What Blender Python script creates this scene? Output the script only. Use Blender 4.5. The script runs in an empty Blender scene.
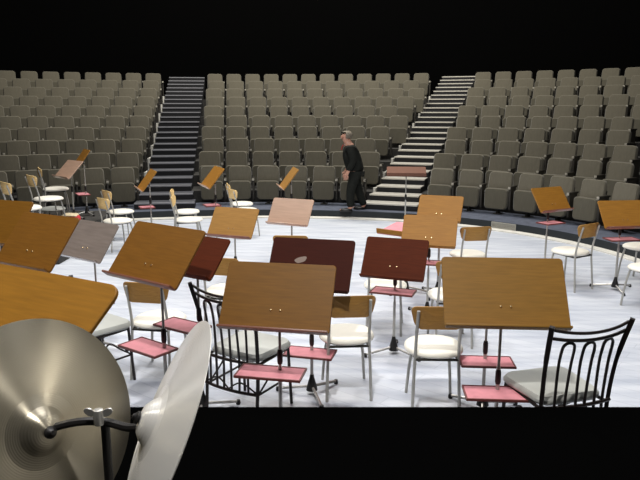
import bpy, bmesh, math, random
from math import sin, cos, pi, radians, atan2, hypot
from mathutils import Vector, Matrix
random.seed(4)
scene = bpy.context.scene
COL = scene.collection

# ------------------------------------------------------------------ materials
def mat(name, base, rough=0.5, metal=0.0, var=0.0, scale=8.0, stretch=(1, 1, 1), bump=0.0, spec=0.5, aniso=0.0, sheen=0.0):
    m = bpy.data.materials.new(name); m.use_nodes = True
    nt = m.node_tree; b = nt.nodes['Principled BSDF']
    b.inputs['Base Color'].default_value = (*base, 1); b.inputs['Roughness'].default_value = rough
    b.inputs['Metallic'].default_value = metal; b.inputs['Specular IOR Level'].default_value = spec
    if aniso: b.inputs['Anisotropic'].default_value = aniso
    if sheen: b.inputs['Sheen Weight'].default_value = sheen
    if var or bump:
        tc = nt.nodes.new('ShaderNodeTexCoord'); mp = nt.nodes.new('ShaderNodeMapping')
        mp.inputs['Scale'].default_value = stretch
        nz = nt.nodes.new('ShaderNodeTexNoise'); nz.inputs['Scale'].default_value = scale; nz.inputs['Detail'].default_value = 5
        nt.links.new(tc.outputs['Object'], mp.inputs['Vector']); nt.links.new(mp.outputs['Vector'], nz.inputs['Vector'])
        if var:
            r = nt.nodes.new('ShaderNodeValToRGB')
            r.color_ramp.elements[0].position = .3; r.color_ramp.elements[1].position = .72
            r.color_ramp.elements[0].color = (*[c * (1 - var) for c in base], 1)
            r.color_ramp.elements[1].color = (*[min(1, c * (1 + var)) for c in base], 1)
            nt.links.new(nz.outputs['Fac'], r.inputs['Fac']); nt.links.new(r.outputs['Color'], b.inputs['Base Color'])
        if bump:
            bp = nt.nodes.new('ShaderNodeBump'); bp.inputs['Strength'].default_value = bump; bp.inputs['Distance'].default_value = .01
            nt.links.new(nz.outputs['Fac'], bp.inputs['Height']); nt.links.new(bp.outputs['Normal'], b.inputs['Normal'])
    return m

def wood(name, base, rough=.5, var=.13):
    return mat(name, base, rough, var=var, scale=6, stretch=(1.2, 14, 14), spec=.22 if rough < .55 else .08)

M_steel = mat('grey steel tube', (.42, .41, .38), .35, .25)
M_chrome = mat('chrome', (.62, .61, .58), .25, .6)
M_black = mat('black plastic', (.008, .007, .007), .5)
M_iron = mat('brown black iron', (.013, .008, .007), .45, .2)
M_cream = mat('cream vinyl', (.86, .83, .74), .45, var=.04, scale=5)
M_greypad = mat('grey vinyl', (.44, .45, .42), .5, var=.06, scale=5)
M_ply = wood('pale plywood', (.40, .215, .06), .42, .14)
M_ply_lit = wood('lit plywood', (.86, .60, .27), .42, .10)  # lit copy of the plywood, the light is put into its colour
M_pink = mat('pink felt', (.66, .26, .30), .8, var=.1, scale=14)
M_redwood = mat('dark red edge', (.16, .035, .03), .5)
M_brass = mat('brass screw', (.85, .66, .38), .25, .9)
M_seat = mat('olive grey upholstery', (.144, .130, .096), .85, var=.07, scale=9, stretch=(5, 5, .8), spec=.2, sheen=.25)
M_seatpan = mat('olive grey seat fabric', (.110, .100, .073), .85, var=.07, scale=9, stretch=(5, 5, .8), spec=.2, sheen=.25)
M_shell = mat('dark seat shell', (.02, .018, .014), .6)
M_arm = mat('dark armrest', (.03, .026, .02), .5)
M_armcap = mat('pale armrest end', (.42, .39, .32), .5)
M_carpet = mat('dark grey tier carpet', (.035, .033, .03), .9, var=.25, scale=20)
M_bluecarpet = mat('slate blue platform carpet', (.085, .098, .135), .9, var=.25, scale=9)
M_navy = mat('blue black platform face', (.008, .013, .017), .6)
M_kerb = mat('white kerb paint', (.70, .68, .62), .6, var=.1, scale=6)
M_vent = mat('grey vent paint', (.36, .35, .31), .5)
M_riser = mat('black stage cloth', (.0012, .0012, .0012), 1.0, spec=0)
M_wallb = mat('black rear wall', (.0015, .0015, .0015), .95, spec=.02)
M_skin = mat('skin', (.52, .27, .19), .55)
M_suit = mat('black suit cloth', (.010, .011, .009), .85, var=.3, scale=20, spec=.2)
M_hair = mat('grey hair', (.20, .17, .13), .8, var=.3, scale=60)
M_shirt = mat('white shirt', (.75, .73, .70), .7)
M_tie = mat('red tie', (.35, .02, .02), .6)
M_shoe = mat('black shoe', (.01, .01, .01), .35)
M_patch = mat('worn pale patch', (.22, .16, .13), .7)
M_red = mat('red cloth', (.55, .03, .04), .7, var=.3, scale=30)
M_creamcloth = mat('cream cloth', (.62, .52, .34), .8, var=.2, scale=30)
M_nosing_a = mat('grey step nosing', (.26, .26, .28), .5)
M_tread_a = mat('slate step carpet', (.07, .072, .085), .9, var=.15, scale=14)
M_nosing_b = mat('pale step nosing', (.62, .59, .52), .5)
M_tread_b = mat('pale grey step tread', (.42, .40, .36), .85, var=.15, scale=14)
M_stepface = mat('black step riser', (.006, .006, .008), .7)

def cymbal_mat(name, base, rough, metal):
    m = bpy.data.materials.new(name); m.use_nodes = True
    nt = m.node_tree; b = nt.nodes['Principled BSDF']
    b.inputs['Base Color'].default_value = (*base, 1); b.inputs['Metallic'].default_value = metal
    b.inputs['Roughness'].default_value = rough; b.inputs['Anisotropic'].default_value = .9; b.inputs['Anisotropic Rotation'].default_value = .25
    tg = nt.nodes.new('ShaderNodeTangent'); tg.direction_type = 'RADIAL'; tg.axis = 'Z'
    nt.links.new(tg.outputs['Tangent'], b.inputs['Tangent'])
    tc = nt.nodes.new('ShaderNodeTexCoord')
    wv = nt.nodes.new('ShaderNodeTexWave'); wv.wave_type = 'RINGS'; wv.rings_direction = 'Z'
    wv.inputs['Scale'].default_value = 55; wv.inputs['Distortion'].default_value = .6
    nz = nt.nodes.new('ShaderNodeTexNoise'); nz.inputs['Scale'].default_value = 16; nz.inputs['Detail'].default_value = 4
    mx = nt.nodes.new('ShaderNodeMath'); mx.operation = 'ADD'
    nt.links.new(tc.outputs['Object'], wv.inputs['Vector']); nt.links.new(tc.outputs['Object'], nz.inputs['Vector'])
    nt.links.new(wv.outputs['Fac'], mx.inputs[0]); nt.links.new(nz.outputs['Fac'], mx.inputs[1])
    bp = nt.nodes.new('ShaderNodeBump'); bp.inputs['Strength'].default_value = .12; bp.inputs['Distance'].default_value = .002
    nt.links.new(mx.outputs[0], bp.inputs['Height']); nt.links.new(bp.outputs['Normal'], b.inputs['Normal'])
    return m
M_cym = cymbal_mat('aged bronze', (.56, .51, .40), .36, .9)
M_cym_lit = cymbal_mat('lit bronze', (.92, .90, .85), .34, .40)  # near-white base puts reflected stage light into the bronze colour

def floor_mat():
    m = bpy.data.materials.new('pale grey stage boards'); m.use_nodes = True
    nt = m.node_tree; b = nt.nodes['Principled BSDF']; b.inputs['Roughness'].default_value = .42
    b.inputs['Specular IOR Level'].default_value = .35
    tc = nt.nodes.new('ShaderNodeTexCoord'); mp = nt.nodes.new('ShaderNodeMapping'); mp.inputs['Rotation'].default_value = (0, 0, radians(38))
    br = nt.nodes.new('ShaderNodeTexBrick'); br.inputs['Scale'].default_value = 1.0
    br.inputs['Brick Width'].default_value = 2.4; br.inputs['Row Height'].default_value = .14; br.inputs['Mortar Size'].default_value = .004
    br.inputs['Color1'].default_value = (.62, .65, .715, 1); br.inputs['Color2'].default_value = (.67, .70, .755, 1)
    br.inputs['Mortar'].default_value = (.54, .57, .63, 1)
    nz = nt.nodes.new('ShaderNodeTexNoise'); nz.inputs['Scale'].default_value = 1.6; nz.inputs['Detail'].default_value = 6
    mp2 = nt.nodes.new('ShaderNodeMapping'); mp2.inputs['Rotation'].default_value = (0, 0, radians(38)); mp2.inputs['Scale'].default_value = (.7, 5, 1)
    rp = nt.nodes.new('ShaderNodeValToRGB'); rp.color_ramp.elements[0].position = .34; rp.color_ramp.elements[1].position = .62
    rp.color_ramp.elements[0].color = (.66, .69, .75, 1); rp.color_ramp.elements[1].color = (1, 1, 1, 1)
    mx = nt.nodes.new('ShaderNodeMix'); mx.data_type = 'RGBA'; mx.blend_type = 'MULTIPLY'; mx.inputs['Factor'].default_value = .8
    L = nt.links.new
    L(tc.outputs['Object'], mp.inputs['Vector']); L(mp.outputs['Vector'], br.inputs['Vector'])
    L(tc.outputs['Object'], mp2.inputs['Vector']); L(mp2.outputs['Vector'], nz.inputs['Vector']); L(nz.outputs['Fac'], rp.inputs['Fac'])
    L(br.outputs['Color'], mx.inputs['A']); L(rp.outputs['Color'], mx.inputs['B']); L(mx.outputs['Result'], b.inputs['Base Color'])
    return m
M_floor = floor_mat()

# ------------------------------------------------------------------ helpers
def obj(name, bm, m, parent=None, smooth=True):
    me = bpy.data.meshes.new(name)
    bmesh.ops.recalc_face_normals(bm, faces=bm.faces[:])
    bm.to_mesh(me); bm.free()
    for x in (m if isinstance(m, (list, tuple)) else [m]): me.materials.append(x)
    if smooth:
        me.shade_smooth() if hasattr(me, 'shade_smooth') else None
        try: me.set_sharp_from_angle(angle=radians(40))
        except Exception: pass
    o = bpy.data.objects.new(name, me); COL.objects.link(o)
    if parent: o.parent = parent
    return o
def thing(name, label, cat, loc=(0, 0, 0), rotz=0.0, group=None):
    o = bpy.data.objects.new(name, None); COL.objects.link(o)
    o.empty_display_size = .1
    o.location = loc; o.rotation_euler = (0, 0, rotz); o['label'] = label; o['category'] = cat
    if group: o['group'] = group
    return o
def struct(name, bm, m, parent=None, smooth=False):
    o = obj(name, bm, m, parent, smooth)
    if not parent: o['kind'] = 'structure'
    return o
def dup(root, label, loc, rotz, group=None):
    r = root.copy(); COL.objects.link(r); r.location = loc; r.rotation_euler = (0, 0, rotz); r['label'] = label
    if group: r['group'] = group
    for ch in list(root.children):
        c = ch.copy(); COL.objects.link(c); c.parent = r
        for g in list(ch.children):
            d = g.copy(); COL.objects.link(d); d.parent = c
    return r
def box(bm, c, s, rot=None, bev=0.0, mi=0):
    t = bmesh.new(); bmesh.ops.create_cube(t, size=1)
    bmesh.ops.scale(t, vec=Vector(s), verts=t.verts)
    if bev: bmesh.ops.bevel(t, geom=t.edges[:], offset=bev, segments=2, profile=.6, affect='EDGES')
    M = Matrix.Translation(Vector(c)) @ (rot.to_4x4() if rot else Matrix.Identity(4))
    merge(bm, t, M, mi)
def merge(bm, t, M=None, mi=0):
    if M: bmesh.ops.transform(t, matrix=M, verts=t.verts)
    vm = {v: bm.verts.new(v.co) for v in t.verts}
    for f in t.faces:
        try:
            nf = bm.faces.new([vm[v] for v in f.verts]); nf.material_index = mi
        except ValueError: pass
    t.free()
def tube(bm, pts, r, n=8, mi=0, flat=1.0):
    pts = [Vector(p) for p in pts]; rs = r if isinstance(r, (list, tuple)) else [r] * len(pts)
    rings = []; up = None
    for i, p in enumerate(pts):
        d = (pts[min(i + 1, len(pts) - 1)] - pts[max(i - 1, 0)]).normalized()
        if up is None:
            up = Vector((0, 0, 1)) if abs(d.z) < .9 else Vector((0, 1, 0))
        a = d.cross(up).normalized(); b = a.cross(d).normalized(); up = b
        rings.append([bm.verts.new(p + (a * cos(2 * pi * k / n) + b * sin(2 * pi * k / n) * flat) * rs[i]) for k in range(n)])
    for i in range(len(rings) - 1):
        for k in range(n):
            f = bm.faces.new((rings[i][k], rings[i][(k + 1) % n], rings[i + 1][(k + 1) % n], rings[i + 1][k])); f.material_index = mi
    bm.faces.new(rings[0][::-1]).material_index = mi; bm.faces.new(rings[-1]).material_index = mi
def smooth_path(pts, n=6):
    pts = [Vector(p) for p in pts]; out = []
    for i in range(len(pts) - 1):
        p0 = pts[max(i - 1, 0)]; p1 = pts[i]; p2 = pts[i + 1]; p3 = pts[min(i + 2, len(pts) - 1)]
        for k in range(n):
            t = k / n
            out.append(.5 * ((2 * p1) + (p2 - p0) * t + (2 * p0 - 5 * p1 + 4 * p2 - p3) * t * t + (3 * p1 - p0 - 3 * p2 + p3) * t ** 3))
    out.append(pts[-1]); return out
def lathe(bm, prof, n=28, M=None, mi=0, sx=1.0, sy=1.0, power=2.0):
    t = bmesh.new(); rings = []
    def pt(a, r, z):
        c, s = cos(a), sin(a)
        k = (abs(c) ** power + abs(s) ** power) ** (-1 / power)
        return t.verts.new((r * c * k * sx, r * s * k * sy, z))
    for r, z in prof:
        if r < 1e-5: rings.append([t.verts.new((0, 0, z))])
        else: rings.append([pt(2 * pi * k / n, r, z) for k in range(n)])
    for a, b in zip(rings, rings[1:]):
        for k in range(n):
            k2 = (k + 1) % n
            if len(a) == 1 and len(b) == 1: continue
            if len(a) == 1: t.faces.new((a[0], b[k], b[k2]))
            elif len(b) == 1: t.faces.new((a[k], b[0], a[k2]))
            else: t.faces.new((a[k], b[k], b[k2], a[k2]))
    merge(bm, t, M, mi)
def rrect(w, h, r, n=4, taper=0.0):
    out = []
    for cx, cy, a0 in ((w / 2 - r, h / 2 - r, 0), (-w / 2 + r, h / 2 - r, pi / 2), (-w / 2 + r, -h / 2 + r, pi), (w / 2 - r, -h / 2 + r, 1.5 * pi)):
        for k in range(n + 1):
            a = a0 + pi / 2 * k / n
            x, y = cx + r * cos(a), cy + r * sin(a)
            out.append((x * (1 + taper * y / h), y))
    return out
def slab(bm, outline, t, M=None, mi=0, edge=0.004, fn=None):
    """flat plate in local XY, thickness along local Z, softened edge; fn bends each point"""
    tb = bmesh.new(); rings = []
    for z, ins in ((-t / 2, edge), (-t / 2 + edge, 0), (t / 2 - edge, 0), (t / 2, edge)):
        ring = []
        for x, y in outline:
            d = hypot(x, y); k = (d - ins) / d if d else 1
            ring.append(tb.verts.new((x * k, y * k, z)))
        rings.append(ring)
    n = len(outline)
    for a, b in zip(rings, rings[1:]):
        for k in range(n): tb.faces.new((a[k], a[(k + 1) % n], b[(k + 1) % n], b[k]))
    for ring, z in ((rings[0], -t / 2), (rings[-1], t / 2)):
        inner = [tb.verts.new((v.co.x * .5, v.co.y * .5, z)) for v in ring]; c = tb.verts.new((0, 0, z))
        for k in range(n):
            tb.faces.new((ring[k], ring[(k + 1) % n], inner[(k + 1) % n], inner[k])); tb.faces.new((inner[k], inner[(k + 1) % n], c))
    if fn:
        for v in tb.verts: v.co = Vector(fn(v.co))
    merge(bm, tb, M, mi)

# ------------------------------------------------------------------ the hall: concentric tiers
CX, CY = -1.2, 3.9
RE = 9.08
def shrink(a):
    d = math.degrees(a) - 15
    return -.0012 * d * d if d > 0 else 0.0
def P(r, a, z=0.0):
    q = r + shrink(a)
    return Vector((CX + q * sin(a), CY + q * cos(a), z))
ROW_D, ROW_H, Z1, NROW = .85, .255, .15, 10
def tier_z(k): return Z1 + ROW_H * k
A0, A1, NA = radians(-62), radians(66), 96
ANG = [A0 + (A1 - A0) * i / NA for i in range(NA + 1)]
def band(bm, r0, z0, r1, z1, mi=0):
    for a, b in zip(ANG, ANG[1:]):
        f = bm.faces.new([bm.verts.new(p) for p in (P(r0, a, z0), P(r0, b, z0), P(r1, b, z1), P(r1, a, z1))]); f.material_index = mi
# stage floor
bm = bmesh.new()
bmesh.ops.create_grid(bm, x_segments=1, y_segments=1, size=1)
bmesh.ops.scale(bm, vec=(13, 9, 1), verts=bm.verts); bmesh.ops.translate(bm, vec=(0, 8.0, 0), verts=bm.verts)
struct('floor', bm, M_floor)
# seating tiers
bm = bmesh.new()
fr = lambda k: RE + 1.12 + ROW_D * (k - 1)      # front radius of tier k (k >= 1)
band(bm, RE, 0.0, RE, Z1, 1); band(bm, RE, Z1, fr(1), Z1, 2)
for k in range(1, NROW):
    band(bm, fr(k), tier_z(k - 1), fr(k), tier_z(k), 0)
    band(bm, fr(k), tier_z(k), fr(k + 1), tier_z(k), 0)
band(bm, fr(NROW), tier_z(NROW - 1), fr(NROW) + 1.6, tier_z(NROW - 1), 0)
bmesh.ops.remove_doubles(bm, verts=bm.verts, dist=.0005)
struct('floor_seating_tiers', bm, [M_carpet, M_navy, M_bluecarpet])
# white kerb at the foot of the platform
bm = bmesh.new()
band(bm, RE - .16, .0, RE - .16, .022); band(bm, RE - .16, .022, RE - .002, .03)
bmesh.ops.remove_doubles(bm, verts=bm.verts, dist=.0005)
struct('trim_1', bm, M_kerb)
# rear wall behind the last row
bm = bmesh.new()
RB = fr(NROW) + 1.45
for a, b in zip(ANG, ANG[1:]):
    bm.faces.new([bm.verts.new(p) for p in (P(RB, a, 0), P(RB, b, 0), P(RB, b, 7.5), P(RB, a, 7.5))])
struct('wall_back', bm, M_wallb)

# aisles
class Aisle:
    def __init__(s, x, y, deg, w):
        s.o = Vector((x, y)); s.a = radians(deg); s.d = Vector((sin(s.a), cos(s.a))); s.n = Vector((cos(s.a), -sin(s.a))); s.w = w
    def at(s, t, off=0.0): return s.o + s.d * t + s.n * off
    def polar_at(s, r, off):
        lo, hi = -8.0, 16.0
        for _ in range(50):
            m = (lo + hi) / 2; p = s.at(m, off); a = atan2(p.x - CX, p.y - CY)
            if hypot(p.x - CX, p.y - CY) - shrink(a) < r: lo = m
            else: hi = m
        p = s.at(lo, off); return atan2(p.x - CX, p.y - CY), lo
LA = Aisle(-3.25, 13.77, -8.07, .98); RA = Aisle(1.80, 14.10, 19.2, .92)
def stairs(name, A, mats):
    bm = bmesh.new(); rot = Matrix.Rotation(-A.a, 3, 'Z')
    n = 2 * NROW + 4
    for i in range(n):
        r = RE + .28 + ROW_D / 2 * i
        _, t = A.polar_at(r, 0.0)
        z = Z1 + ROW_H / 2 * (i + 1); dep = ROW_D / 2 * 1.06
        if i == n - 1: dep = .3
        c = A.at(t + dep / 2)
        w = A.w * (1.0 + .018 * i / 2) + (.22 if i == 0 else .1 if i == 1 else 0)
        box(bm, (c.x, c.y, z - .19), (w, dep, .34), rot, mi=1)                 # dark face
        box(bm, (c.x, c.y, z - .012), (w, dep + .02, .024), rot, .003, mi=0)   # tread
        q = A.at(t + .015)
        box(bm, (q.x, q.y, z - .012), (w + .004, .06, .030), rot, .004, mi=2)  # nosing
    return struct(name, bm, mats)
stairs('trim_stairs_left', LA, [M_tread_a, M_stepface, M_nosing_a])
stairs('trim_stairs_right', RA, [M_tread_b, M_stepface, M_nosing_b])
# pale kerbs along the left-hand side of each aisle (stepping with the rows)
for nm, A in (('trim_2', LA), ('trim_3', RA)):
    bm = bmesh.new(); rot = Matrix.Rotation(-A.a, 3, 'Z')
    for k in range(1, NROW):
        _, t0 = A.polar_at(fr(k), -A.w / 2 - .05); _, t1 = A.polar_at(fr(k + 1), -A.w / 2 - .05)
        c = A.at((t0 + t1) / 2, -A.w / 2 * (1 + .018 * k) - .045)
        box(bm, (c.x, c.y, tier_z(k) + .0), (.05, t1 - t0, .16), rot, .004)
        q = A.at(t0 + .02, -A.w / 2 * (1 + .018 * k) - .045); box(bm, (q.x, q.y, tier_z(k) - .06), (.05, .06, .30), rot, .004)
    struct(nm, bm, M_kerb)

# ------------------------------------------------------------------ auditorium seats
SEAT = thing('auditorium_seat', '-', 'seat', group='tip-up seats of the auditorium')
def seat_parts(root):
    # local: sitter faces -Y; floor at z 0, back plane near y 0
    tilt = Matrix.Rotation(radians(90 - 9), 4, 'X')
    def puff(co):      # upholstered bulge to the front (local +Z before rotation = -Y after)
        return (co.x, co.y, co.z + (.018 * (1 - (co.x / .26) ** 2) if co.z > 0 else 0))
    b = bmesh.new(); slab(b, rrect(.475, .42, .075, n=5, taper=-.04), .075, Matrix.Translation((0, .0, .595)) @ tilt, edge=.018, fn=puff)
    obj('backrest', b, M_seat, root)
    b = bmesh.new(); slab(b, rrect(.465, .40, .075, n=5, taper=.05), .085, Matrix.Translation((0, -.17, .305)) @ Matrix.Rotation(radians(90 - 3), 4, 'X'), edge=.02, fn=puff)
    obj('seat', b, M_seatpan, root)
    b = bmesh.new()
    box(b, (.285, -.10, .33), (.035, .24, .42), None, .008); box(b, (.285, -.10, .548), (.05, .30, .03), None, .008)
    ar = obj('armrest', b, M_arm, root)
    b = bmesh.new(); box(b, (.285, -.254, .535), (.047, .012, .045), None, .003)
    obj('armrest_end', b, M_armcap, ar)
    b = bmesh.new()
    box(b, (0, -.05, .06), (.05, .12, .12), None, .006); box(b, (0, -.05, .006), (.14, .20, .012), None, .003)
    obj('pedestal', b, M_shell, root)
    b = bmesh.new(); box(b, (0, .055, .45), (.42, .02, .36), Matrix.Rotation(radians(-9), 3, 'X'), .006)
    obj('back_shell', b, M_shell, root)
seat_parts(SEAT)
CAM_Z, PITCH, FPX = 2.12, math.atan(130 / 650), 650.0
def px(p):
    cp, sp = cos(PITCH), sin(PITCH); Z = p[1] * cp + (CAM_Z - p[2]) * sp
    return 320 + FPX * p[0] / Z, 240 + FPX * ((CAM_Z - p[2]) * cp - p[1] * sp) / Z
ORD = ['first', 'second', 'third', 'fourth', 'fifth', 'sixth', 'seventh', 'eighth', 'ninth', 'tenth', 'eleventh', 'twelfth', 'thirteenth', 'fourteenth', 'fifteenth']
ROWN = ['front row', 'second row', 'third row', 'fourth row', 'fifth row', 'sixth row', 'seventh row', 'eighth row', 'ninth row', 'rearmost row']
PITCH_S = .60
spots = []
for k in range(NROW):
    r = RE + .93 + ROW_D * k; z = tier_z(k)
    grow = .018 * k
    hl, hr = LA.w / 2 * (1 + grow) + .09, RA.w / 2 * (1 + grow) + .09
    aL0, aL1 = LA.polar_at(r, -hl)[0], LA.polar_at(r, hl)[0]
    aR0, aR1 = RA.polar_at(r, -hr)[0], RA.polar_at(r, hr)[0]
    rm = r
    # centre block
    n = int(((aR0 - aL1) * rm + .16) / .60)
    for i in range(n):
        a = aL1 + ((.07 if k % 2 == 0 else 0) + (i + .5) * .60) / rm
        if i < n / 2: lab = f'grey tip-up seat, centre block, {ROWN[k]}, {ORD[i]} seat right of the left stairs'
        else: lab = f'grey tip-up seat, centre block, {ROWN[k]}, {ORD[n - 1 - i]} seat left of the right stairs'
        spots.append((k, a, r, z, lab))
    for sgn, a0, nm in ((-1, aL0, 'left of the left stairs'), (1, aR1, 'right of the right stairs')):
        a = a0 + (.10 / r if sgn > 0 and k % 2 == 0 else 0); i = 0
        while i < 15:
            rr = r + shrink(a); a += sgn * PITCH_S / rr * (.5 if i == 0 else 1)
            p = P(r, a, z + .55); u, v = px(p)
            if u < -14 or u > 646: break
            spots.append((k, a, r, z, f'grey tip-up seat, {ROWN[k]} from the stage, {ORD[i]} seat {nm}')); i += 1
first = True
for k, a, r, z, lab in spots:
    loc = P(r, a, z); e = .01
    tg = (P(r, a + e) - P(r, a - e)); rz = atan2(tg.y, tg.x)
    if first:
        SEAT.location = loc; SEAT.rotation_euler = (0, 0, rz); SEAT['label'] = lab; first = False
    else: dup(SEAT, lab, loc, rz)
print('seats', len(spots))

# vent grille set in the platform face
def vent():
    a = atan2(3.16 - CX, 11.24 - CY); p = P(RE - .012, a, .085); e = .01; tg = P(RE, a + e) - P(RE, a - e)
    t = thing('vent_grille', 'pale grey slatted vent grille in the dark platform face right of centre', 'vent', (p.x, p.y, 0.03), atan2(tg.y, tg.x))
    b = bmesh.new()
    for s in (-1, 1): box(b, (0, 0, .055 + s * .05), (.48, .018, .014), None, .002); box(b, (s * .233, 0, .055), (.014, .018, .11), None, .002)
    obj('frame', b, M_vent, t)
    b = bmesh.new()
    for i in range(6): box(b, (0, .003, .017 + .0152 * i), (.45, .012, .009), Matrix.Rotation(radians(25), 3, 'X'))
    obj('slats', b, M_vent, t)
vent()

# ------------------------------------------------------------------ risers
bm = bmesh.new(); box(bm, (0, .25, .29), (14, 5.9, .58), None, .004)
struct('floor_percussion_riser', bm, M_riser)
bm = bmesh.new(); box(bm, (-5.3, 10.2, .175), (3.3, 2.7, .35), None, .004)
struct('floor_side_riser', bm, M_carpet)

# ------------------------------------------------------------------ music stands
def make_stand(label, x, y, z, yaw, tau, W, h, board, tray=None, tray_off=0.0, base=0.0, group='wooden music stands', tray_w=.36, foot=.27, spot=False, screws=True, lipm=None, legrot=20, corner=.022):
    t = thing('music_stand', label, 'music stand', (x, y, base), radians(yaw), group)
    z -= base; T = radians(tau)
    # local: musician on the -Y side; board up vector leans to +Y
    M = Matrix.Translation((0, 0, z)) @ Matrix.Rotation(pi / 2 - T, 4, 'X')
    b = bmesh.new(); slab(b, rrect(W, h, corner, n=6), .016, M, edge=.003)
    bo = obj('board', b, board, t)
    b = bmesh.new()
    box(b, M @ Vector((0, -h / 2 + .004, .030)), (W * .985, .014, .058), M.to_3x3(), .004)
    obj('lip', b, lipm or board, bo)
    if screws:
        for s in (-1, 1):
            b = bmesh.new(); lathe(b, [(0, .0035), (.005, .003), (.0075, 0), (.0075, -.003), (0, -.003)], 10, M @ Matrix.Translation((s * .029, -h * .2, .0105)))
            obj('screw', b, M_brass, bo)
    if spot:
        b = bmesh.new(); out = [(.045 * cos(a) * (1 + .12 * sin(3 * a)), .026 * sin(a) * (1 + .15 * cos(2 * a))) for a in [2 * pi * i / 16 for i in range(16)]]
        slab(b, out, .0012, M @ Matrix.Translation((-.075, .03, .0088)) @ Matrix.Rotation(.35, 4, 'Z'), edge=.0003)
        s_ = obj('sticker', b, M_patch, bo); s_['label'] = 'pale round worn patch'
    # pole, clamp and bracket
    yp = .035
    b = bmesh.new(); tube(b, [(0, yp, .05), (0, yp, z * .55)], .0125, 10); tube(b, [(0, yp, z * .5), (0, yp, z - .02)], .009, 10)
    po = obj('pole', b, M_steel, t)
    cz = (tray + .085 - base) if tray else z * .6
    cz = min(cz, z - .16)
    b = bmesh.new(); lathe(b, [(0, -.045), (.014, -.045), (.018, -.03), (.018, .03), (.013, .05), (0, .05)], 12, Matrix.Translation((0, yp, cz)))
    obj('collar', b, M_black, po)
    b = bmesh.new(); box(b, M @ Vector((0, 0, -.02)), (.10, .12, .024), M.to_3x3(), .004); tube(b, [(0, yp, z - .09), M @ Vector((0, -.01, -.022))], .011, 8)
    obj('bracket', b, M_black, t)
    b = bmesh.new(); lathe(b, [(0, .16), (.014, .16), (.02, .13), (.042, .05), (.044, .035), (0, .03)], 14, Matrix.Translation((0, yp, 0)))
    obj('base_hub', b, M_black, t)
    for i in range(3):
        a = radians(legrot + 120 * i); d = Vector((cos(a), sin(a), 0)); p0 = Vector((0, yp, .06)) + d * .03; p1 = Vector((0, yp, .02)) + d * foot
        b = bmesh.new(); tube(b, [p0, p1], .0115, 8); lg = obj('foot', b, M_chrome, t)
        b = bmesh.new(); lathe(b, [(0, -.02), (.016, -.02), (.018, -.008), (.014, .012), (0, .013)], 10, Matrix.Translation(p1)); obj('rubber_tip', b, M_black, lg)
    if tray:
        tz = tray - base
        b = bmesh.new(); box(b, (tray_off, -.02, tz), (tray_w, .19, .008), None, .001)
        tr = obj('tray', b, M_pink, t)
        b = bmesh.new()
        for s in (-1, 1):
            box(b, (tray_off, -.02 + s * .097, tz), (tray_w + .012, .010, .016), None, .002); box(b, (tray_off + s * (tray_w / 2 + .002), -.02, tz), (.010, .20, .016), None, .002)
        obj('tray_rim', b, M_redwood, tr)
    return t
W_front_r = wood('golden brown board', (0.225, 0.110, 0.015))
W_front_c = wood('walnut brown board', (0.172, 0.074, 0.007))
W_left = wood('mid brown board', (0.185, 0.078, 0.010))
W_orange = wood('orange oak board', (0.310, 0.140, 0.021))
W_tan = wood('tan board', (0.340, 0.174, 0.043))
W_dark = wood('dark mahogany board', (0.080, 0.016, 0.005), .6)
W_maho = wood('deep red mahogany board', (0.042, 0.007, 0.003), .6)
W_grey = mat('glossy grey brown board', (.23, .19, .165), .16, var=.12, scale=5, stretch=(1, 10, 10), spec=.8)  # base lightened to carry the reflection in the lacquer
W_pale = mat('pale pinkish sheen board', (.46, .30, .215), .28, var=.1, scale=5, stretch=(1, 10, 10), spec=.6)  # reflection off the lacquer is put into the pale base colour
W_conduct = mat('muted reddish board', (.15, .068, .045), .6, spec=.15)
W_lip = mat('reddish board lip', (.20, .075, .045), .4)

make_stand('wide golden brown music stand at front right, next to the iron chair', 1.09, 3.71, 1.06, -4, 37, .72, .45, W_front_r, .43, lipm=W_front_r, tray_w=.41, legrot=60)
make_stand('music stand hidden behind the wide golden board, its pink tray showing below', 1.17, 4.33, .93, -4, 36, .55, .36, W_dark, .385)
make_stand('wide walnut brown music stand at front centre with two brass screws', -.254, 3.76, 1.02, -11, 35, .675, .432, W_front_c, .54, tray_off=-.045, lipm=W_lip, tray_w=.40)
make_stand('deep red mahogany music stand with a pale round patch', -.07, 4.59, 1.02, -14, 36, .62, .41, W_maho, .35, spot=True, screws=False, legrot=60)
make_stand('brown music stand left of centre, turned to the right, pink tray below', -1.05, 4.05, 1.22, -36, 40, .66, .42, W_left, .575, tray_off=-.10, lipm=W_lip)
make_stand('dark reddish music stand half hidden behind the brown left of centre stand', -.86, 4.30, 1.15, -33, 42, .50, .32, W_dark, .64, tray_off=-.11, screws=False, legrot=60)
make_stand('brown music stand at far left, in front of the grey glossy one', -2.13, 4.79, 1.155, -30, 40, .64, .46, W_left, .5, legrot=60)
make_stand('dark brown music stand cut by the left edge, behind the others', -2.74, 5.38, 1.20, -21, 38, .66, .42, W_front_c, .5)
make_stand('glossy grey-brown music stand on the left, above a pale floor', -2.01, 5.56, 1.0, -35, 37, .55, .37, W_grey, .45)
make_stand('tan music stand in front of the left stairs group, above a wooden chair', -.96, 7.07, .90, -21, 36, .55, .37, W_tan, .38, tray_off=-.13, lipm=W_lip)
make_stand('pale pinkish music stand at centre near the platform', -.36, 7.84, .90, -24, 34, .55, .36, W_pale, .45, screws=False)
make_stand('dark mahogany music stand on a chrome tripod, right of centre', .64, 5.43, .87, -20, 34, .55, .38, W_dark, .585, legrot=-22)
make_stand('orange-brown music stand right of centre, lower of the overlapping pair', 1.11, 6.49, .91, -16, 37, .55, .36, W_orange, .59)
make_stand('orange-brown music stand right of centre, upper and farther of the overlapping pair', 1.36, 7.30, 1.02, -21, 36, .50, .34, W_orange, .6)
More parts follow.
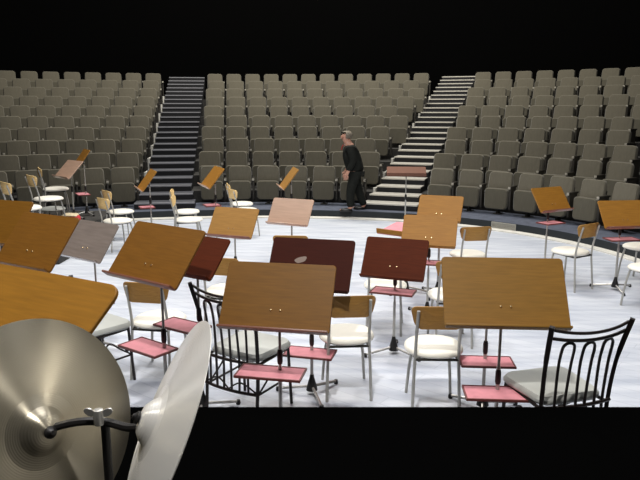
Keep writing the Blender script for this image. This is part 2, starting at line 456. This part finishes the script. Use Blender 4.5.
make_stand('orange-brown music stand turned left, on the right before the front row seats', 2.93, 8.18, 1.007, 28, 35, .53, .35, W_orange, .71, lipm=W_lip, tray_w=.30)
make_stand('orange-brown music stand at the right edge on a black-tipped tripod', 3.55, 7.52, .92, 7, 36, .55, .37, W_orange, .63, lipm=W_lip)
make_stand('small orange music stand before the left stairs, seen nearly edge on', -2.42, 9.07, 1.16, -67, 37, .50, .34, W_orange, .78, screws=False, lipm=W_pale, tray_w=.22)
make_stand('small orange music stand right of the left stairs, seen nearly edge on', -1.42, 8.57, 1.25, -67, 39, .50, .33, W_orange, .88, screws=False, tray_w=.22, lipm=W_pale)
make_stand('thin edge-on tan music stand near the centre of the front row', -.43, 8.94, 1.20, -80, 37, .50, .34, W_tan, .85, screws=False, lipm=W_pale, tray_w=.22)
make_stand('glossy grey music stand at far left beside the wooden chairs', -4.10, 10.62, 1.17, -42, 45, .50, .38, W_pale, None, base=.35, foot=.2, screws=False)
make_stand('orange music stand at far left behind the glossy grey one', -4.02, 11.0, 1.32, -60, 36, .50, .36, W_orange, .72, base=.35, foot=.2, screws=False)
make_stand('tall thin stand with a flat reddish board before the right stairs', 1.46, 11.0, 1.10, -6, 70, .66, .36, W_conduct, None, screws=False, lipm=W_conduct)
t = make_stand('wooden stand lying flat with a pink lining, beside the orange pair', 1.00, 7.45, .75, -38, 82, .52, .46, M_pink, None, screws=False, lipm=W_orange)
# the percussionist's own wide desk, standing on the black riser
make_stand('very wide orange-brown music stand in the left foreground behind the cymbals', -1.015, 2.02, 1.478, -30, 52, .79, .34, wood('foreground oak board', (0.260, 0.118, 0.013)), None, base=.58, screws=False, foot=.22, corner=.05)

# ------------------------------------------------------------------ wooden-backed chairs (sitter faces +Y)
CH = thing('wooden_back_chair', '-', 'chair', group='wooden back chairs with cream seats')
def chair_parts(root):
    b = bmesh.new()
    lathe(b, [(0, .480), (.08, .479), (.15, .474), (.19, .466), (.207, .452), (.210, .440), (.204, .428), (.19, .424), (0, .424)], 36, power=2.35, sy=1.0)
    obj('seat', b, M_cream, root)
    b = bmesh.new()
    tb = lambda co: (co.x, -.205 - .06 * (1 - (co.x / .2) ** 2) - co.z - .12 * co.y, co.y + .735)
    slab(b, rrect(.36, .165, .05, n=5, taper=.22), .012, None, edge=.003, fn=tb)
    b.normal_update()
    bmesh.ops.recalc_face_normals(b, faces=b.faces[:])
    for f_ in b.faces: f_.material_index = 1 if f_.normal.y > .3 else 0  # front faces get the plywood colour with light painted in
    obj('backrest', b, [M_ply, M_ply_lit], root)
    for s in (-1, 1):
        b = bmesh.new(); tube(b, smooth_path([(s * .125, .135, .425), (s * .150, .165, .24), (s * .168, .185, .0)], 4), .0115, 8); obj('leg', b, M_steel, root)
        b = bmesh.new(); tube(b, smooth_path([(s * .165, -.225, .0), (s * .158, -.20, .25), (s * .150, -.185, .45), (s * .148, -.215, .62), (s * .145, -.262, .79)], 5), .0115, 8); obj('leg', b, M_steel, root)
    b = bmesh.new()
    tube(b, [(-.15, -.185, .415), (.15, -.185, .415)], .011, 8); tube(b, [(-.125, .135, .415), (.125, .135, .415)], .011, 8)
    for s in (-1, 1): tube(b, [(s * .15, -.185, .415), (s * .125, .135, .415)], .011, 8)
    obj('seat_frame', b, M_shell, root)
chair_parts(CH)
chairs = [
 (-4.07, 8.89, .35, -46, 'wooden back chair at far left edge, its seat behind the brown boards'),
 (-4.14, 9.84, .35, -46, 'wooden back chair with cream seat, second from the left edge'),
 (-4.52, 11.08, .35, -62, 'wooden back chair with cream seat beside the grey stand at far left'),
 (-3.12, 9.90, 0, -44, 'wooden back chair left of the left stairs, nearer of two'),
 (-3.35, 10.82, 0, -50, 'wooden back chair left of the left stairs, farther of two'),
 (-2.04, 10.0, 0, -84, 'wooden back chair in front of the left stairs, nearer of two'),
 (-2.24, 10.82, 0, -82, 'wooden back chair in front of the left stairs, farther of two'),
 (-1.28, 11.0, 0, -60, 'wooden back chair behind the tan stand, nearer of two by the front row'),
 (-1.43, 11.75, 0, -76, 'wooden back chair behind the tan stand, farther of two by the front row'),
 (-.87, 5.94, 0, -12, 'wooden back chair facing away, between the tan stand and the walnut stand'),
 (-1.31, 5.08, 0, -10, 'wooden back chair under the brown left of centre stand'),
 (-.30, 7.0, 0, -4, 'wooden back chair whose top shows behind the mahogany stand with the patch'),
 (.64, 6.15, 0, -8, 'wooden back chair behind the dark mahogany stand on the chrome tripod'),
 (.20, 4.72, 0, 4, 'wooden back chair right of the walnut stand, nearest of the centre chairs'),
 (.82, 4.46, 0, -2, 'wooden back chair left of the wide golden stand, cream seat in full view'),
 (1.21, 5.8, 0, 0, 'wooden back chair mostly hidden behind the wide golden stand'),
 (1.75, 7.52, 0, 8, 'wooden back chair right of the orange pair of stands'),
 (3.03, 7.69, 0, 32, 'wooden back chair on the right, turned left, in full view'),
 (3.56, 6.82, 0, 25, 'wooden back chair cut by the right edge, nearer one'),
 (4.02, 7.95, 0, 30, 'wooden back chair cut by the right edge, behind the tripod stand'),
]
for i, (x, y, z, yaw, lab) in enumerate(chairs):
    if i == 0:
        CH.location = (x, y, z); CH.rotation_euler = (0, 0, radians(yaw)); CH['label'] = lab
        o_ = CH
    else: o_ = dup(CH, lab, (x, y, z), radians(yaw))
    for ch in o_.children:      # light on the far left chairs is put into their backrest colour
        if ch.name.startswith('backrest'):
            sl = ch.material_slots[0]; sl.link = 'OBJECT'; sl.material = M_ply_lit if i < 9 else M_ply

# low round stool and bag beside the far left chairs
t = thing('round_stool', 'low round grey padded stool under the far left chairs', 'stool', (-4.36, 10.50, .35))
b = bmesh.new(); lathe(b, [(0, .22), (.14, .218), (.19, .205), (.20, .185), (.19, .17), (0, .17)], 28); obj('seat', b, M_greypad, t)
for i in range(4):
    a = radians(45 + 90 * i); b = bmesh.new(); tube(b, [(.12 * cos(a), .12 * sin(a), .18), (.17 * cos(a), .17 * sin(a), 0)], .011, 8); obj('leg', b, M_steel, t)
t = thing('bag', 'small red and cream bag with a dark end at far left', 'bag', (-3.96, 10.22, .35), radians(-8)); t.scale = (.9, .9, .8)
b = bmesh.new(); lathe(b, [(0, .0), (.13, .0), (.155, .03), (.15, .13), (.12, .17), (0, .18)], 20, sx=1.05, sy=.6, power=3.2); obj('body', b, M_red, t)
b = bmesh.new(); slab(b, rrect(.28, .15, .04), .02, Matrix.Translation((-.01, -.02, .185)) @ Matrix.Rotation(radians(12), 4, 'X'), edge=.006, fn=lambda c: (c.x, c.y, c.z - 1.2 * c.x * c.x)); obj('flap', b, M_creamcloth, t)
b = bmesh.new(); slab(b, rrect(.10, .13, .03), .05, Matrix.Translation((-.165, -.05, .075)) @ Matrix.Rotation(pi / 2, 4, 'X'), edge=.01); obj('pocket', b, M_black, t)

# ------------------------------------------------------------------ iron chairs (sitter faces +Y)
IC = thing('iron_chair', '-', 'chair', group='dark iron chairs with grey seats')
def iron_parts(root):
    b = bmesh.new()
    slab(b, rrect(.45, .42, .07, taper=.12), .05, Matrix.Translation((0, .01, .465)), edge=.018, fn=lambda c: (c.x, c.y, c.z + (.012 * (1 - (c.x / .23) ** 2) if c.z > 0 else 0)))
    obj('seat', b, M_greypad, root)
    for s in (-1, 1):
        b = bmesh.new()
        tube(b, smooth_path([(s * .218, -.235, 0), (s * .222, -.215, .25), (s * .226, -.215, .46), (s * .238, -.245, .72), (s * .262, -.31, .97)], 5), [.015] * 5 + [.016] * 11 + [.019] * 5, 4)
        obj('leg', b, M_iron, root)
        b = bmesh.new(); tube(b, [(s * .205, .18, .445), (s * .215, .205, 0)], .0135, 4); obj('leg', b, M_iron, root)
    def bk(x, z):      # point on the reclined back surface, slightly concave
        yy = -.222 - .03 * max(0, (z - .46)) * 1.1 - .22 * max(0, z - .60) ** 1.35
        return (x, yy - .035 * (1 - (x / .25) ** 2), z)
    def rail(z0, dip, hw, r):
        b = bmesh.new(); tube(b, smooth_path([(x, bk(x, z0)[1], z0 - dip * (1 - (x / hw) ** 2)) for x in [hw * i / 4 for i in range(-4, 5)]], 3), r, 6); obj('back_rail', b, M_iron, root)
    rail(.948, .030, .256, .009); rail(.895, .022, .250, .010)
    rail(.455, 0, .226, .011); rail(.235, 0, .222, .011)
    for c in (-.130, 0, .130):
        b = bmesh.new(); w = .034; pts = []
        zt = .872 - .022 * (1 - (c / .25) ** 2)
        pts += [bk(c - w, .235), bk(c - w * .9, .46), bk(c - w * 1.05, .70), bk(c - w * 1.05, zt - .04)]
        pts += [bk(c + w * 1.05 * -cos(a), zt - .03 + .035 * sin(a)) for a in (pi * .25, pi * .5, pi * .75)]
        pts += [bk(c + w * 1.05, zt - .04), bk(c + w * 1.05, .70), bk(c + w * .9, .46), bk(c + w, .235)]
        tube(b, smooth_path(pts, 4), .0088, 6); obj('slat_loop', b, M_iron, root)
    b = bmesh.new()
    for s in (-1, 1):
        tube(b, smooth_path([(s * .215, -.20, .22), (s * .215, -.08, .30), (s * .213, .0, .36), (s * .215, .08, .30), (s * .217, .19, .22)], 4), .007, 6)
        tube(b, [(s * .215, -.21, .22), (s * .217, .195, .22)], .008, 6); tube(b, [(s * .215, -.21, .435), (s * .205, .18, .435)], .011, 6)
    tube(b, [(-.205, .18, .435), (.205, .18, .435)], .011, 6)
    tube(b, smooth_path([(-.22, -.222, .24), (-.10, -.24, .30), (0, -.25, .24)], 4), .006, 6); tube(b, smooth_path([(0, -.25, .24), (.10, -.24, .30), (.22, -.222, .24)], 4), .006, 6)
    obj('braces', b, M_iron, root)
iron_parts(IC)
IC.location = (1.42, 3.72, 0); IC.rotation_euler = (0, 0, radians(16)); IC['label'] = 'dark iron chair with looped back at front right, beside the golden stand'
dup(IC, 'dark iron chair with looped back left of the front centre walnut stand', (-.50, 4.40, 0), radians(-31))
dup(IC, 'dark iron chair at left, its grey seat corner beside the cymbals', (-1.78, 4.86, 0), radians(-38))

# ------------------------------------------------------------------ cymbals on their stand
CP, SP = cos(PITCH), sin(PITCH)
FW, RT, DN = Vector((0, CP, -SP)), Vector((1, 0, 0)), Vector((0, -SP, -CP))
def make_cymbal(label, loc, normal, R, m):
    q = Vector(normal).normalized().to_track_quat('Z', 'Y')
    t = thing('cymbal', label, 'cymbal', loc, 0, 'foreground cymbals'); t.rotation_mode = 'QUATERNION'; t.rotation_quaternion = q
    prof = [(0, .034), (.010, .034), (.035, .030), (.050, .018), (.060, .006), (.070, .0)]
    for i in range(1, 15):
        f_ = i / 14; r = .07 + (R - .07) * f_; prof.append((r, -.030 * f_ ** 1.6))
    prof += [(R, -.032)] + [(.07 + (R - .07) * f_, -.030 * f_ ** 1.6 - .0016) for f_ in (1, .75, .5, .25)] + [(.06, .004), (.035, .028), (0, .032)]
    b = bmesh.new(); lathe(b, prof, 72); obj('bow', b, m, t)
    b = bmesh.new(); lathe(b, [(0, .052), (.006, .052), (.010, .046), (.016, .042), (.016, .036), (0, .034)], 14); obj('strap_knot', b, M_black, t)
    return t
c1 = Vector((-.712, 1.539, 1.312)); c2 = Vector((-.412, 1.482, 1.366))
n1 = (-FW * .61 + RT * .78 - DN * .10); n2 = (-FW * .31 - RT * .87 - DN * .38)
make_cymbal('large aged bronze cymbal standing in the left foreground', c1, n1, .288, M_cym)
make_cymbal('pale shining cymbal seen nearly edge on, right of the large one', c2, n2, .275, M_cym_lit)
t = thing('cymbal_stand', 'black stand with chrome wing bolt between the foreground cymbals', 'cymbal stand', (-.55, 1.54, .58))
b = bmesh.new(); tube(b, [(0, 0, .12), (0, 0, .757)], .012, 10); obj('pole', b, M_black, t)
for i in range(3):
    a = radians(90 + 120 * i); b = bmesh.new(); tube(b, [(0, 0, .28), (.30 * cos(a), .30 * sin(a), .012)], .010, 8); lg = obj('leg', b, M_chrome, t)
b = bmesh.new(); tube(b, smooth_path([(-.150, .0, .737), (-.07, .0, .757), (.0, 0, .757), (.07, -.03, .757), (.132, -.055, .775)], 4), .011, 8); obj('crossbar', b, M_black, t)
b = bmesh.new(); lathe(b, [(0, -.02), (.012, -.02), (.014, 0), (.012, .02), (0, .022)], 12, Matrix.Translation((-.01, -.015, .778)))
for s in (-1, 1): slab(b, [(.016 * cos(2 * pi * i / 12), .010 * sin(2 * pi * i / 12)) for i in range(12)], .005, Matrix.Translation((-.01 + s * .022, -.015, .791)) @ Matrix.Rotation(pi / 2, 4, 'X') @ Matrix.Rotation(s * .5, 4, 'Z'), edge=.001)
obj('wing_bolt', b, M_chrome, t)

# ------------------------------------------------------------------ the man in the dark suit
def skin_mesh(name, pts, edges, radii, m, parent, levels=2, root=0):
    me = bpy.data.meshes.new(name); me.from_pydata(pts, edges, []); me.update()
    o = bpy.data.objects.new(name, me); COL.objects.link(o)
    o.modifiers.new('s', 'SKIN'); sv = me.skin_vertices[0].data
    for i, r in enumerate(radii): sv[i].radius = r if isinstance(r, tuple) else (r, r)
    sv[root].use_root = True
    sb = o.modifiers.new('d', 'SUBSURF'); sb.levels = levels; sb.render_levels = levels
    dg = bpy.context.evaluated_depsgraph_get(); ev = o.evaluated_get(dg); nm = bpy.data.meshes.new_from_object(ev)
    bpy.data.objects.remove(o); nm.name = name; nm.materials.clear(); nm.materials.append(m)
    for p_ in nm.polygons: p_.use_smooth = True
    r = bpy.data.objects.new(name, nm); COL.objects.link(r); r.parent = parent; return r
def person():
    t = thing('person', 'person in a dark suit standing at the front row, facing left', 'person', (.735, 12.90, .15), radians(90)); t.scale = (1.28, 1.28, .905); t.rotation_euler = (radians(-1), 0, radians(90))
    # local: facing +Y, right hand side +X ; slight forward lean, left foot ahead
    V, E, R = [], [], []
    def add(p, r, link=None):
        V.append(p); R.append(r); i = len(V) - 1
        if link is not None: E.append((link, i))
        return i
    pel = add((0, .02, .90), (.118, .088)); bel = add((0, .045, 1.03), (.11, .09), pel); che = add((0, .09, 1.22), (.145, .105), bel)
    shb = add((0, .10, 1.38), (.10, .075), che); nk = add((0, .118, 1.47), .056, shb)
    hd0 = add((0, .155, 1.55), (.053, .066), nk); hd1 = add((0, .155, 1.63), (.067, .080), hd0); hd2 = add((0, .150, 1.685), (.048, .060), hd1)
    feet = []
    hands = []
    for s, ft in ((-1, .12), (1, -.10)):
        hip = add((s * .085, .02, .84), (.088, .09), pel); kn = add((s * .095, .03 + ft * .55, .48), .058, hip)
        an = add((s * .10, ft - .03, .10), .040, kn); he = add((s * .10, ft + .0, .045), .036, an); to = add((s * .105, ft + .15, .03), .028, he)
        sh = add((s * .165, .10, 1.375), .062, shb); el = add((s * .215, .06, 1.11), .043, sh); wr = add((s * .215, .14, .88), .029, el)
        pa = add((s * .212, .16, .815), (.022, .036), wr)
        for q, (dy, ln) in enumerate(((.028, .085), (.010, .095), (-.009, .090), (-.027, .072))):
            f1 = add((s * .210, .165 + dy, .775), .0085, pa); f2 = add((s * .203, .172 + dy, .775 - ln * .5), .008, f1); add((s * .190, .172 + dy, .775 - ln * .9), .007, f2)
        th = add((s * .200, .20, .82), .010, pa); add((s * .192, .215, .785), .008, th)
    body = skin_mesh('body', V, E, R, M_skin, t, 2, 0)
    # head turned a little towards the hall: nose, ears, eyes, mouth on the same frame
    H = Matrix.Translation((0, .155, 1.62)) @ Matrix.Rotation(radians(28), 4, 'Z') @ Matrix.Diagonal((.88, .88, 1, 1))
    b = bmesh.new(); lathe(b, [(0, .012), (.006, .010), (.012, 0), (.013, -.012), (0, -.02)], 10, H @ Matrix.Translation((0, .092, -.008)), sy=1.3)
    tube(b, [H @ Vector((0, .082, .022)), H @ Vector((0, .096, -.005))], [.007, .011], 8); obj('nose', b, M_skin, t)
    for s in (-1, 1):
        b = bmesh.new(); slab(b, [(.017 * cos(2 * pi * i / 12), .030 * sin(2 * pi * i / 12)) for i in range(12)], .012, H @ Matrix.Translation((s * .074, -.005, .0)) @ Matrix.Rotation(pi / 2, 4, 'X') @ Matrix.Rotation(pi / 2, 4, 'Y'), edge=.003); obj('ear', b, M_skin, t)
        b = bmesh.new(); lathe(b, [(0, .006), (.005, .004), (.0065, 0), (.005, -.004), (0, -.006)], 10, H @ Matrix.Translation((s * .030, .078, .018))); obj('eye', b, M_black, t)
    b = bmesh.new(); box(b, H @ Vector((0, .083, -.045)), (.044, .012, .010), H.to_3x3(), .003); obj('mouth', b, mat('lips', (.35, .12, .10), .5), t)
    b = bmesh.new()
    n = 20
    prof = [(0, .098), (.035, .094), (.062, .075), (.078, .045), (.083, .012), (.080, -.02), (.070, -.05)]
    tb = bmesh.new(); lathe(tb, prof, n, None, sy=1.18)
    dl = [f for f in tb.faces if f.calc_center_median().y > .045 and f.calc_center_median().z < .062]
    bmesh.ops.delete(tb, geom=dl, context='FACES'); merge(b, tb, H @ Matrix.Translation((0, -.014, .012)) @ Matrix.Scale(1.13, 4))
    obj('hair', b, M_hair, t)
    # clothing
    V, E, R = [], [], []
    a = add((0, .0, .78), (.18, .155)); bq = add((0, .035, 1.0), (.17, .150), a); c = add((0, .08, 1.22), (.178, .158), bq); d = add((0, .095, 1.37), (.115, .09), c); nk2 = add((0, .11, 1.435), (.066, .066), d)
    for s in (-1, 1):
        sh = add((s * .168, .095, 1.375), .076, d); el = add((s * .220, .055, 1.11), .058, sh); add((s * .219, .135, .895), .044, el)
    skin_mesh('jacket', V, E, R, M_suit, t, 2, 0)
    V, E, R = [], [], []
    a = add((0, .02, .90), (.142, .105))
    for s, ft in ((-1, .12), (1, -.10)):
        hip = add((s * .088, .02, .80), (.098, .102), a); kn = add((s * .097, .03 + ft * .55, .48), .075, hip); add((s * .10, ft - .02, .075), .062, kn)
    skin_mesh('trousers', V, E, R, M_suit, t, 2, 0)
    for s, ft in ((-1, .12), (1, -.10)):
        b = bmesh.new(); lathe(b, [(0, 0), (.045, 0), (.050, .02), (.045, .05), (.03, .07), (0, .075)], 18, Matrix.Translation((s * .103, ft + .05, 0)), sy=2.0, power=2.4); obj('shoe', b, M_shoe, t)
    b = bmesh.new(); lathe(b, [(.058, -.03), (.066, -.01), (.060, .028), (.056, .028)], 18, Matrix.Translation((0, .122, 1.46))); obj('shirt_collar', b, M_shirt, t)
    b = bmesh.new(); tube(b, smooth_path([(0, .19, 1.455), (0, .215, 1.40), (0, .225, 1.33)], 4), [.016] * 4 + [.02] * 5, 8, flat=.5); obj('tie', b, M_tie, t)
person()

# ------------------------------------------------------------------ light, world, camera
def area(name, loc, target, size, power, color=(1, 1, 1), sy=None):
    l = bpy.data.lights.new(name, 'AREA'); l.energy = power; l.color = color; l.size = size
    if sy: l.shape = 'RECTANGLE'; l.size_y = sy
    o = bpy.data.objects.new(name, l); COL.objects.link(o); o.location = loc
    o.rotation_euler = (Vector(target) - Vector(loc)).to_track_quat('-Z', 'Y').to_euler(); return o
def spot(name, loc, target, power, ang, color=(1, 1, 1), rad=.25, blend=.5):
    l = bpy.data.lights.new(name, 'SPOT'); l.energy = power; l.color = color; l.spot_size = radians(ang); l.spot_blend = blend; l.shadow_soft_size = rad
    o = bpy.data.objects.new(name, l); COL.objects.link(o); o.location = loc
    o.rotation_euler = (Vector(target) - Vector(loc)).to_track_quat('-Z', 'Y').to_euler(); return o
spot('added_backlight', (-1.0, 13.5, 8.5), (-.6, 7.5, 0), 900, 80, (1, .96, .9), .2, .8)  # back light added over the hall to brighten the chair backs
spot('stage_key', (-.7, .4, 8.0), (.1, 5.6, 0), 1800, 80, (1, .97, .93), .16, .8)
spot('stage_left', (-4.6, 7.5, 8.0), (-.8, 7.2, 0), 700, 85, (1, .97, .93), .2, .8)
spot('stage_right', (5.2, 6.5, 8.0), (1.5, 6.5, 0), 280, 85, (1, .97, .93), .2, .8)
area('stage_wash', (0, 5.5, 8.5), (0, 6.0, 0), 5.0, 420, (.98, .98, 1), 5.0)
area('house_light', (-.5, 16.0, 11.5), (-.5, 19.5, 2.3), 9.0, 1800, (1, .96, .88), 4.0)
area('house_front', (-.5, 9.0, 9.0), (-.5, 17, 2), 6.0, 110, (1, .96, .88), 3.0)
w = bpy.data.worlds.new('World'); scene.world = w; w.use_nodes = True
bgn = w.node_tree.nodes['Background']; bgn.inputs['Color'].default_value = (.5, .55, .65, 1); bgn.inputs['Strength'].default_value = .006
scene.view_settings.view_transform = 'Standard'; scene.view_settings.look = 'None'; scene.view_settings.exposure = 0; scene.view_settings.gamma = 1
cam = bpy.data.cameras.new('camera'); cam.sensor_width = 36; cam.lens = 36 * FPX / 640; cam.clip_start = .05; cam.clip_end = 200
co = bpy.data.objects.new('camera', cam); COL.objects.link(co); co.location = (0, 0, CAM_Z); co.rotation_euler = (pi / 2 - PITCH, 0, 0)
scene.camera = co
